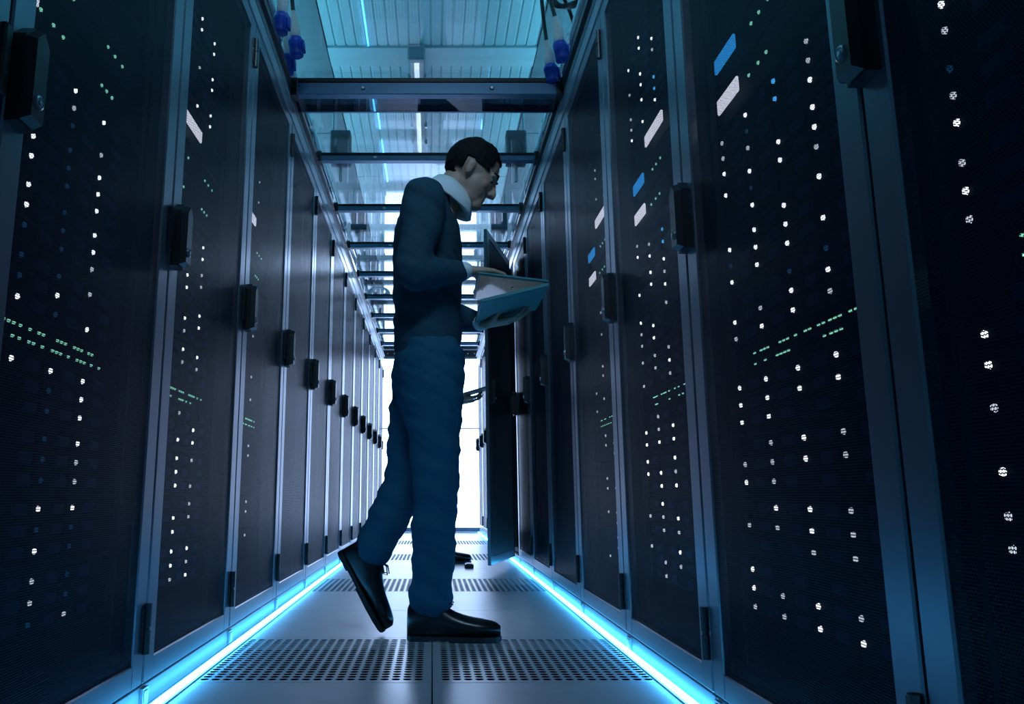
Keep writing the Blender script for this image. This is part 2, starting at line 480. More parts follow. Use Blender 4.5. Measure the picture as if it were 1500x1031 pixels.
# ------------------------------------------------------------------ equipment in the near cabinets
UC = [0.269, .391, .512, .634, .810, .934, 1.058, 1.180, 1.606, 1.728, 1.851]
CO = [.08, .21, .343, .474]
ST = {'R1': '..d...d..... ....w...w..d w....d..w... w...w....d.. w...w...w... wd..w...d... w...w....... w....d...... ............ ............ ............',
      'R2': 'wwwwwwwww... ..wwwwww.www ww..wwww.www ww..wwwwwwww wwwwwwww..dd wwwwdww.wwww .w.w.dwwwwww ww.wwdbwwwbw .w..ww...ww. .ww...w..ww. ww...ww..w..',
      'R3': '.w...ww.w.w. .ww.www..w.. .ww.www.w.w. www.www..w.. w.w..ww.www. ww..ww..w.w. ..w.www..ww. .wb.wwb.w... www.w.b.wwb. .w..www...w. ww...w......',
      'R4': '.w....w...w. ..w..ww..... .ww..w...... ..w..ww..w.. w....w..w... .w...w...... ..w..w....w. .w.b..w..... ..w..w...... .w...w...... ..w.........',
      'L1': '..dw..wd..wd ..wd..dd..ww ..dw..dw..dw ..dw..dw.www .wdw.dw..ddw .ddw.wdw.wdw .wdw.wdw.wdw .wdw..w..www ............ ............ ............',
      'L2': '..ww..ww..ww ..w...ww...w ..ww..w...ww ..ww...w..w. ......ww..ww ..w...ww...w ..w...ww...w ...w..ww..w. ..ww...w.... ..ww...w.... ..ww..ww....',
      'L3': '..w...w....w ..w....w...w ..w...w..... ..ww...w.... ..w...ww.... ...w..w..... ..w....w.... ..w...w..... ..w....w.... ...w..w..... ..w...w.....'}
RACKS = {'R1': (rackR(-1), -PI / 2, 'first right-hand rack'), 'R2': (rackR(0), -PI / 2, 'second right-hand rack'), 'R3': (rackR(1), -PI / 2, 'third right-hand rack'),
         'R4': (rackR(2), -PI / 2, 'fourth right-hand rack'), 'L1': (rackL(0), PI / 2, 'first left-hand rack'), 'L2': (rackL(1), PI / 2, 'second left-hand rack'), 'L3': (rackL(2), PI / 2, 'third left-hand rack')}
FY = .080                      # equipment fronts behind the door face
def chassis(zh):
    mb = MB(); mb.bbox(.050, .676, FY, FY + .55, -zh, zh, .002)
    for x in (.046, .664): mb.bbox(x, x + .018, FY - .010, FY + .004, -zh * .96, zh * .96, .002)
    return mb.mesh('chassis', M['inside'])
ch_me, ch1_me = chassis(.0595), chassis(.044)
sw_me = chassis(.030)
bay_me = MB().bbox(0, .118, -.010, 0, -.0155, .0155, .002).box(.012, .060, -.012, -.010, -.010, .010).mesh('drive_bay', M['bay'])
lev_me = MB().bbox(.066, .112, -.015, -.010, -.009, .009, .002).mesh('drive_lever', M['lever'])
led_me = {c: MB().prism([(x, z * 1.15) for x, z in disc(.0045, 8)], 0, .004, YZ, .8).mesh('status_light', M['led_' + c]) for c in 'wmbdg'}
ledg_me = MB().prism(disc(.0042, 8), 0, .003, YZ, .8).mesh('status_light', M['led_g'])
port_me = MB().box(-.0055, .0055, -.003, 0, -.006, .006).mesh('port', M['bay'])
portl_me = MB().prism([(-.0034, -.0022), (.0034, -.0022), (.0034, .0022), (-.0034, .0022)], 0, .003, YZ, .8).mesh('status_light', M['led_g'])
def screen(w_, h_, m): return MB().bbox(0, w_, -.006, 0, -h_ / 2, h_ / 2, .0015).mesh('display', M[m])
scr = {'wide': screen(.172, .034, 'scr_w'), 'blue': screen(.112, .034, 'scr_b'), 'white': screen(.112, .034, 'scr_w')}
slot = ['lowest', 'second lowest', 'third lowest', 'fourth lowest', 'first server above the network switch', 'second server above the network switch', 'third server above the network switch', 'fourth server above the network switch', 'third from the top', 'second from the top', 'topmost']
for key, (loc, rz, where) in RACKS.items():
    states = ST[key].split()
    near = key in ('R1', 'R2', 'R3', 'L1', 'L2')
    mt = Matrix.Translation(loc) @ Matrix.Rotation(rz, 4, 'Z')
    for i, zc in enumerate(UC):
        lit = sum(c in 'wb' for c in states[i])
        t = thing('storage_server', f'black storage server, {slot[i]} in the {where}', 'server',
                  mt @ Vector((0, 0, zc)), rz, f'storage servers in the {where}')
        put('chassis', ch_me, t)
        for r in range(3):
            for j in range(4):
                s = states[i][r * 4 + j]
                if s == 'w' and (key in ('R4', 'L3') or random.random() < (.22 if zc > .6 else .5)): s = 'm'
                u, z = CO[j], (r - 1) * .036
                if near:
                    b = put('drive_bay', bay_me, t, (u - .016, FY, z))
                    put('drive_lever', lev_me, b)
                    if s != '.': put('status_light', led_me[s], b, (.016, -.012, 0))
                elif s != '.':
                    put('status_light', led_me[s], t, (u, FY - .002, z))
    for zc, kind, us in ((1.302, 'white', (.215, .262, .300, .475, .500, .528)), (1.400, 'blue', (.245, .283, .325, .490, .527, .568)), (1.495, 'wide', ())):
        nm = {'white': 'rack server with a small white display', 'blue': 'rack server with a small blue display', 'wide': 'rack server with a wide white display'}[kind]
        t = thing('display_server', f'black {nm} in the {where}', 'server', mt @ Vector((0, 0, zc)), rz, 'rack servers with lit displays')
        put('chassis', ch1_me, t)
        put('display', scr[kind], t, (.225 if kind == 'wide' else .072, FY - .010, 0))
        for u in us: put('status_light', ledg_me, t, (u, FY - .001, 0))
    t = thing('network_switch', f'network switch with two rows of green port lights in the {where}', 'switch', mt @ Vector((0, 0, .7215)), rz, 'network switches')
    put('chassis', sw_me, t)
    rnd = random.Random(key)
    for r in (0, 1):
        for k in range(26):
            u = .145 + k * .0158 + (k // 6) * .006
            if near: put('port', port_me, t, (u, FY, (.5 - r) * .024))
            if rnd.random() < (.62 if r == 0 else .48): put('port_light', portl_me, t, (u, FY - .003, (.5 - r) * .022))

# ------------------------------------------------------------------ LED strips along both plinths
def strip_me():
    mb = MB().tube([(0, .006, .011), (0, W - .006, .011)], .0078, 8)
    return mb.mesh('light_tube', M['strip'])
sm = strip_me(); sb = MB().box(-.009, .009, .002, W - .002, .0006, .004).mesh('channel', M['stripback'])
for side, x, y0, rng in (('left', -.592, YL, range(-1, NL)), ('right', .561, YR, range(-3, NL))):
    for k in rng:
        n = k + 1
        if k < -1:
            t = thing('led_strip', f'cyan light strip beside the camera along the {side} racks, length {"nearer" if k == -2 else "farther"} behind it', 'light strip', (x, y0 + W * k, 0), 0, f'light strips along the {side} racks')
            put('light_tube', sm, t); put('channel', sb, t)
            continue
        t = thing('led_strip', f'cyan light strip on the floor along the {side} racks, {ORD[n]} length from the camera', 'light strip', (x, y0 + W * k, 0), 0, f'light strips along the {side} racks')
        put('light_tube', sm, t); put('channel', sb, t)

# ------------------------------------------------------------------ containment roof
def rail(side, sx, xf):
    t = thing('roof_rail', f'long aluminium rail on top of the {side} racks', 'rail', (0, 0, 0))
    x0, x1 = xf - sx * .004, xf + sx * .045
    a, b = min(x0, x1), max(x0, x1)
    obj('lower_rail', MB().bbox(a, b, .2, YEND, H1 + .003, H1 + .060, .002), M['alu'], t)
    obj('groove', MB().box(min(xf + sx * .004, x1), max(xf + sx * .004, x1), .2, YEND, H1 + .060, H1 + .070), M['seal'], t)
    obj('upper_rail', MB().bbox(a, b, .2, YEND, H1 + .070, H1 + .128, .002), M['alu'], t)
    obj('sealing_lip', MB().box(min(xf - sx * .004, xf - sx * .02), max(xf - sx * .004, xf - sx * .02), .2, YEND, H1 + .100, H1 + .126), M['seal'], t)
rail('left', -1, XL); rail('right', 1, XR)
YB = [3.12 + .735 * k for k in range(9)]
bolt_me = MB().lathe([(.010, 0), (.010, .003), (.006, .006), (.003, .006)], YZ, 12).mesh('bolt', M['steel'])
bl, br_ = XL + .006, XR - .006
for k, y in enumerate(YB):
    wide = k == 0
    t = thing('roof_beam', ['wide dark beam across the aisle roof, nearest to the camera', 'dark blue beam across the aisle roof just above the head of the walking man'][k] if k < 2 else f'slim dark beam across the aisle roof, {ORD[k]} from the camera', 'beam', (0, y, ZROOF), 0, 'beams of the clear aisle roof')
    hgt = .052 if wide else .026
    obj('profile', MB().bbox(bl, br_, 0, .045, -hgt, .004, .003), M['dark_alu'], t)
    obj('seal', MB().box(bl, br_, -.004, .05, .004, .022 if wide else .015), M['seal'], t)
    obj('gasket', MB().box(bl, br_, .012, .032, .022 if wide else .015, .062), M['glass'], t)
    if wide:
        obj('smoked_strip', MB().box(bl, br_, .05, .20, -.030, -.024), M['smoke'], t)
        obj('rear_profile', MB().bbox(bl, br_, .195, .215, -.030, .006, .003), M['dark_alu'], t)
    for x in (-.30, .26): put('bolt', bolt_me, t, (x, -.001, -hgt * .45))
    for x in (bl, br_): obj('end_plate', MB().bbox(min(x, x + math.copysign(.03, -x)), max(x, x + math.copysign(.03, -x)), -.008, .055, -hgt - .006, .024, .003), M['seal'], t)
ys = [.8, 1.52, 2.23] + YB + [YEND - .06]
for i in range(len(ys) - 1):
    tag(obj('roof_panel', MB().box(bl + .002, br_ - .002, ys[i] + .01, ys[i + 1] + .008, ZROOF + .062, ZROOF + .068), M['glass']),
        f'clear flat roof panel over the aisle, {ORD[i]} from the camera', 'panel', 'clear panels of the aisle roof')

# ------------------------------------------------------------------ end door
door = struct(thing('door_1', 'x', 'x', (0, YEND, 0))); del door['label'], door['category']
dl, dr = -.72, .63
for b in ((dl - .05, dl + .012, 0, .05, .0, 2.18), (dr - .002, dr + .05, 0, .05, .0, 2.18), (dl, dr, -.01, .05, .012, .062), (dl, dr, 0, .05, 2.165, 2.18)):
    obj('door_frame', MB().bbox(*b, .003), M['dark_alu'], door)
obj('threshold', MB().bbox(dl, dr, -.06, .0, .0, .014, .003), M['stripback'], door)
for (z0, z1) in ((.062, .795), (.799, 1.272), (1.284, 2.165)):
    obj('pane', MB().box(dl + .012, dr - .002, .018, .030, z0, z1), M['pane'], door)
obj('glazing_bar', MB().box(dl + .012, dr - .002, .012, .034, 1.272, 1.284), M['dark_alu'], door)
hb = obj('header_box', MB().bbox(dl - .05, dr + .05, -.045, .09, 2.18, 2.272, .004), M['seal'], door)
for x in [dl + .07 + k * .085 for k in range(16)]:
    obj('roller', MB().lathe([(.008, 0), (.008, .008), (.004, .012)], Matrix.Translation((x, -.045, 2.225)) @ YZ, 10), M['steel'], door)

# ------------------------------------------------------------------ conduits, boxes, plugs and cables above the racks
for side, x, xx in (('left', -.66, -.74), ('right', .612, .70)):
    t = thing('conduit', f'pale metal conduit running above the {side} racks', 'pipe')
    obj('pipe', MB().tube([(x, 2.6, 2.42), (x, YEND - .2, 2.42)], .020, 12), M['pipe'], t, smooth=True)
    for k in range(9):
        y = 3.1 + .8 * k
        obj('coupling', MB().lathe([(.023, -.02), (.026, -.015), (.026, .015), (.023, .02)], Matrix.Translation((x, y, 2.42)) @ Matrix.Rotation(PI / 2, 4, 'X'), 12), M['steel'], t)
        obj('stand', MB().box(x - .012, x + .012, y + .06, y + .09, 2.216, 2.405), M['dark_alu'], t)
    s = thing('cable_tray', f'dark cable tray above the {side} racks', 'tray')
    a = xx; sg = -1 if x < 0 else 1
    obj('tray_floor', MB().box(min(a, a + sg * .2), max(a, a + sg * .2), 2.4, YEND - .2, 2.30, 2.306), M['dark_alu'], s)
    obj('tray_side', MB().box(a - .003, a + .003, 2.4, YEND - .2, 2.306, 2.37), M['dark_alu'], s)
    obj('tray_side', MB().box(a + sg * .2 - .003, a + sg * .2 + .003, 2.4, YEND - .2, 2.306, 2.37), M['dark_alu'], s)
    for k in range(8): obj('tray_foot', MB().box(min(a + sg * .05, a + sg * .15), max(a + sg * .05, a + sg * .15), 2.5 + k, 2.53 + k, H1, 2.30), M['dark_alu'], s)
    for n_, (y, h_) in enumerate(((4.35, .20), (5.55, .15), (6.9, .18))):
        bx = -.545 if side == 'left' else .50
        t = thing('junction_box', f'dark grey junction box on a thin post above the {side} racks, {ORD[n_]} along the row', 'box', (bx, y, 2.285), 0, 'junction boxes above the racks')
        obj('enclosure', MB().bbox(-.06, .06, -.045, .045, .10, .10 + h_, .006), M['boxgrey'], t)
        obj('lid', MB().bbox(-.054, .054, -.052, -.045, .106, .094 + h_, .003), M['boxgrey'], t)
        obj('post', MB().box(-sg * .0 - .01, .01, .012, .03, 0.0, .105), M['alu'], t)
        obj('antenna', MB().tube([(sg * .048, 0, .10 + h_), (sg * .048, 0, .30 + h_)], .006), M['alu'], t)

def plug(base, d, label, length=.20, cable=None):
    d = Vector(d).normalized(); b = Vector(base)
    q = Vector((0, 0, 1)).rotation_difference(d).to_matrix().to_4x4()
    mt = q @ Matrix.Diagonal((.84, .84, .95, 1))
    t = thing('power_plug', label, 'plug', base, 0, 'blue power plugs above the racks')
    obj('plug_body', MB().lathe([(.014, .085), (.026, .09), (.029, .12), (.027, .15), (.020, .17), (.014, .20), (.012, .215)], mt, 16), M['pluggrey'], t, smooth=True)
    obj('plug_collar', MB().lathe([(.022, 0), (.033, .004), (.034, .012), (.034, .060), (.037, .062), (.037, .078), (.031, .088), (.026, .09)], mt, 16), M['plugblue'], t, smooth=True)
    obj('plug_flap', MB().bbox(.030, .044, -.02, .02, .02, .07, .004, mt), M['plugblue'], t)
    if cable:
        p0 = mt @ Vector((0, 0, .21))
        pts = [p0] + [Vector(c) - b for c in cable]
        # smooth the cable through its points
        fine = []
        for i in range(len(pts) - 1):
            pa, pb, pc, pd = pts[max(i - 1, 0)], pts[i], pts[i + 1], pts[min(i + 2, len(pts) - 1)]
            for s_ in range(6):
                u = s_ / 6
                fine.append(.5 * ((2 * pb) + (pc - pa) * u + (2 * pa - 5 * pb + 4 * pc - pd) * u * u + (3 * pb - pa - 3 * pc + pd) * u ** 3))
        fine.append(pts[-1])
        obj('cable', MB().tube(fine, .009, 8), M['cable'], t, smooth=True)
    return t
plug((-.600, 2.80, 2.245), (.05, -.05, 1), 'blue and grey power plug above the left racks, nearest and highest of its cluster', cable=((-.60, 2.79, 2.55), (-.66, 2.85, 2.72), (-.74, 3.0, 2.66), (-.80, 3.2, 2.34)))
plug((-.560, 2.95, 2.235), (-.10, -.05, 1), 'blue and grey power plug above the left racks, the one nearest the aisle centre', cable=((-.60, 2.93, 2.56), (-.67, 3.0, 2.70), (-.76, 3.15, 2.6), (-.82, 3.3, 2.34)))
plug((-.612, 3.02, 2.20), (-.06, .05, 1), 'blue and grey power plug above the left racks, lowest of its cluster', cable=((-.66, 3.05, 2.5), (-.74, 3.2, 2.6), (-.84, 3.4, 2.34)))
plug((.545, 2.98, 2.235), (-.12, .0, 1), 'blue and grey power plug above the right racks, highest of the pair', cable=((.50, 2.98, 2.55), (.52, 3.0, 2.72), (.60, 3.05, 2.78), (.70, 3.2, 2.66), (.78, 3.4, 2.34)))
plug((.525, 3.12, 2.215), (-.10, .02, 1), 'blue and grey power plug above the right racks, lowest of the pair', cable=((.495, 3.14, 2.56), (.50, 3.16, 2.70), (.58, 3.22, 2.74), (.68, 3.35, 2.62), (.80, 3.6, 2.34)))
t = thing('cable_loop', 'black cable loop above the right racks beside the blue plugs', 'cable', (.60, 3.05, 2.62))
for k in range(3):
    ring = [(.10 * math.cos(a) + .015 * k, .03 * math.sin(a * 2) + .02 * k, .075 * math.sin(a) + .012 * k) for a in [2 * PI * q / 24 for q in range(25)]]
    obj('cable_turn', MB().tube(ring, .011, 8), M['cable'], t, smooth=True)
for side, x in (('left', -.50), ('right', .46)):
    t = thing('cable_coil', f'white cable coil hanging above the far {side} racks', 'cable', (x, 6.9, 2.24), 0, 'white cable coils')
    for k in range(4):
        ring = [(.085 * math.cos(a) + .008 * k, .02 * k + .02 * math.sin(a), .05 + .055 * math.sin(a) - .004 * k) for a in [2 * PI * q / 24 for q in range(25)]]
        obj('cable_turn', MB().tube(ring, .007, 8), M['cablew'], t, smooth=True)

# ------------------------------------------------------------------ people
def remeshed(mb, voxel, smooth=6, m=None, name='body', disp=None):
    me = mb.mesh(name + '_src', None)
    o = bpy.data.objects.new(name + '_src', me); col.objects.link(o)
    r = o.modifiers.new('r', 'REMESH'); r.mode = 'VOXEL'; r.voxel_size = voxel
    s = o.modifiers.new('s', 'SMOOTH'); s.iterations = smooth; s.factor = .5
    dg = bpy.context.evaluated_depsgraph_get()
    out = bpy.data.meshes.new_from_object(o.evaluated_get(dg)); out.name = name
    bpy.data.objects.remove(o); bpy.data.meshes.remove(me)
    if disp:
        nrm = [v.normal.copy() for v in out.vertices]
        for v, n in zip(out.vertices, nrm): v.co += n * disp(v.co)
    out.materials.clear()
    if m: out.materials.append(m)
    out.polygons.foreach_set('use_smooth', [True] * len(out.polygons))
    return out
def catmull(pts, n):
    out = []
    for i in range(len(pts) - 1):
        a, b, c, d = pts[max(i - 1, 0)], pts[i], pts[i + 1], pts[min(i + 2, len(pts) - 1)]
        for s in range(n):
            u = s / n
            out.append([.5 * (2 * q + (r_ - p) * u + (2 * p - 5 * q + 4 * r_ - t_) * u * u + (3 * q - p - 3 * r_ + t_) * u ** 3) for p, q, r_, t_ in zip(a, b, c, d)])
    out.append(list(pts[-1]))
    return out
def limb(mb, pts, n=5, seg=18, side=Vector((0, 1, 0)), grow=0.0):
    """pts: (x, y, z, a, b): a half-width along `side`, b along the other cross direction"""
    P = catmull(pts, n); vs = []
    m = len(P)
    rings = []
    for i, p in enumerate(P):
        c = Vector(p[:3])
        t = (Vector(P[min(i + 1, m - 1)][:3]) - Vector(P[max(i - 1, 0)][:3])).normalized()
        s = (side - t * side.dot(t)).normalized(); o = t.cross(s).normalized()
        rings.append((c, t, s, o, p[3] + grow, p[4] + grow))
    def emit(c, s, o, a, b):
        for k in range(seg):
            q = 2 * PI * k / seg
            vs.append(c + s * a * math.cos(q) + o * b * math.sin(q))
    c, t, s, o, a, b = rings[0]
    for f, h in ((.35, .9), (.75, .6)): emit(c - t * min(a, b) * h * .8, s, o, a * f, b * f)
    for c, t, s, o, a, b in rings: emit(c, s, o, a, b)
    for f, h in ((.75, .6), (.35, .9)): emit(c + t * min(a, b) * h * .8, s, o, a * f, b * f)
    K = m + 4
    fs = [(i * seg + k, i * seg + (k + 1) % seg, (i + 1) * seg + (k + 1) % seg, (i + 1) * seg + k) for i in range(K - 1) for k in range(seg)]
    fs += [tuple(range(seg))[::-1], tuple(range((K - 1) * seg, K * seg))]
    mb.add(vs, fs)
def finger(mb, p, d, down, lens, r, curl):
    d = d.normalized(); ax = d.cross(down).normalized(); pts = [p - d * .012, p]; ang = 0
    for L, c in zip(lens, curl):
        ang += c
        v = Matrix.Rotation(ang, 3, ax) @ d
        p = p + v * L; pts.append(p)
    mb.tube(pts, [r, r * 1.05, r, r * .92, r * .72][:len(pts)], 10)
    mb.ell(tuple(p), (r * .74,) * 3, None, 8, 6)
def hand(mb, wrist, fwd, down, thumb_side, curl=1.0):
    """palm, four fingers of unequal length and a thumb rooted at the side of the palm"""
    f = fwd.normalized(); dn = (down - f * down.dot(f)).normalized(); s = f.cross(dn).normalized()
    if s.dot(thumb_side) < 0: s = -s
    limb(mb, [(*(wrist - f * .02), .026, .020), (*(wrist + f * .012), .030, .019), (*(wrist + f * .05), .041, .016), (*(wrist + f * .088), .041, .013)], 3, 14, s)
    for k, (L, off) in enumerate(((.88, .033), (1.0, .0115), (.94, -.0105), (.74, -.032))):
        finger(mb, wrist + f * (.090 - .004 * abs(k - 1)) + s * off, f + s * (.10 - .08 * k) * .9, dn, (.042 * L, .028 * L, .022 * L), .0085 - .0006 * (k == 3), (.25 * curl, .55 * curl, .4 * curl))
    tp = wrist + f * .030 + s * .034
    finger(mb, tp, f * .75 + s * .75 + dn * .25, dn, (.036, .030, .024), .0100, (.1, .25 * curl, .3 * curl))

def head(mb, mt):
    mb.ell((-.012, 0, .030), (.096, .075, .092), mt, 28, 18)
    mb.ell((.030, 0, -.020), (.062, .062, .088), mt, 24, 16)
    mb.ell((.030, 0, -.075), (.052, .050, .040), mt, 20, 12)
    mb.ell((.068, 0, -.092), (.026, .030, .024), mt, 16, 12)
    mb.ell((.078, 0, .022), (.016, .052, .012), mt, 18, 10)
    for s in (-1, 1):
        mb.ell((.056, s * .038, -.024), (.024, .020, .022), mt, 14, 10)
        mb.ell((-.006, s * .074, -.006), (.016, .008, .029), mt, 14, 10)
        mb.ell((-.008, s * .079, .006), (.015, .005, .017), mt, 12, 8)
        mb.ell((.098, s * .012, -.036), (.010, .009, .008), mt, 10, 8)
    mb.tube([tuple(mt @ Vector(q)) for q in ((.082, 0, .016), (.094, 0, -.006), (.106, 0, -.026), (.108, 0, -.036), (.094, 0, -.042))], [.008, .009, .012, .012, .007], 12)
    mb.ell((.082, 0, -.060), (.010, .024, .006), mt, 14, 8)
    mb.ell((.081, 0, -.072), (.010, .021, .008), mt, 14, 8)

def hair_mesh(mt):
    v, f = [], []
    g = MB().ell((-.014, 0, .034), (.103, .082, .099), None, 64, 48)
    keep = []
    for q in g.f:
        c = sum((Vector(g.v[i]) for i in q), Vector()) / len(q)
        if c.x > .055 and c.z < .085: continue
        if c.x > .0 and c.z < .020: continue
        if -.03 < c.x <= .0 and c.z < .030 and abs(c.y) > .04: continue
        if c.x <= -.03 and c.z < -.055: continue
        if c.x <= -.03 and c.z < -.02 and c.x > -.06 and abs(c.y) > .05: continue
        keep.append(q)
    mb = MB(); mb.v, mb.f = g.v, keep
    me = mb.mesh('hair_src', None)
    bm = bmesh.new(); bm.from_mesh(me)
    bmesh.ops.delete(bm, geom=[x for x in bm.verts if not x.link_faces], context='VERTS')
    ext = bmesh.ops.solidify(bm, geom=bm.faces[:], thickness=.014)
    bmesh.ops.subdivide_edges(bm, edges=bm.edges[:], cuts=1, use_grid_fill=True)
    for x in bm.verts:
        n = noise.noise(x.co * 60) * .004 + noise.noise(x.co * 22) * .004
        x.co += x.co.normalized() * n
    bmesh.ops.recalc_face_normals(bm, faces=bm.faces[:])
    bm.to_mesh(me); bm.free()
    me.transform(mt); me.name = 'hair'; me.materials.append(M['hair'])
    me.polygons.foreach_set('use_smooth', [True] * len(me.polygons))
    return me

def shoe(parent, mt):
    """lace-up shoe, local x to the toe, sole at z 0"""
    prof = [(-.072, .020, .030, .052), (-.060, .031, .040, .062), (-.030, .034, .046, .070), (.005, .035, .045, .066), (.040, .037, .040, .055),
            (.080, .041, .032, .040), (.125, .044, .027, .031), (.170, .042, .023, .027), (.205, .031, .020, .022), (.222, .015, .016, .014)]
    mb = MB(); seg = 20; vs = []
    P = catmull(prof, 4)
    for x, hw, zc, hz in P:
        for k in range(seg):
            q = 2 * PI * k / seg
            z = zc + .016 + hz * math.sin(q)
            vs.append((x, hw * math.cos(q), max(z, .014)))
    K = len(P)
    fs = [(i * seg + k, i * seg + (k + 1) % seg, (i + 1) * seg + (k + 1) % seg, (i + 1) * seg + k) for i in range(K - 1) for k in range(seg)]
    fs += [tuple(range(seg))[::-1], tuple(range((K - 1) * seg, K * seg))]
    mb.add(vs, fs, mt)
    up = obj('shoe', mb, M['shoe'], parent, smooth=True)
    out = []
    ol = [(-.078, .012), (-.066, .030), (-.02, .036), (.03, .036), (.08, .045), (.125, .051), (.175, .048), (.212, .034), (.230, .012)]
    out = ol + [(x, -y) for x, y in reversed(ol)]
    out = [(.075 + (x - .075) * .968, y * .90) for x, y in out]
    obj('sole', MB().prism(out, .004, .016, mt).prism([(x, y) for x, y in [(-.072, .011), (-.062, .027), (-.005, .032), (-.005, -.032), (-.062, -.027), (-.072, -.011)]], -.0005, .006, mt)
        .prism([(.06, .036), (.125, .045), (.175, .042), (.208, .029), (.222, .010), (.222, -.010), (.208, -.029), (.175, -.042), (.125, -.045), (.06, -.036)], -.0005, .006, mt), M['sole'], up)
    lc = MB()
    for k in range(4):
        x = .030 + k * .020; zt = .112 - k * .0135
        lc.tube([tuple(mt @ Vector(q)) for q in ((x, -.024, zt - .012), (x + .008, 0, zt), (x, .024, zt - .012))], .0028, 6)
    for s in (-1, 1):
        lc.tube([tuple(mt @ Vector(q)) for q in ((.034, 0, .114), (.050, s * .018, .122), (.074, s * .030, .112), (.062, s * .018, .100), (.040, 0, .110))], .0025, 6)
    obj('lace', lc, M['shoe'], up)
    return up

def fold(scale, amp, zs=1.0):
    def f(c):
        q = Vector((c.x * scale * .55, c.y * scale * .55, c.z * scale * 1.7 * zs + c.x * scale * .7))
        return amp * (noise.noise(q) + .5 * noise.noise(q * 2.1 + Vector((3, 1, 7))))
    return f

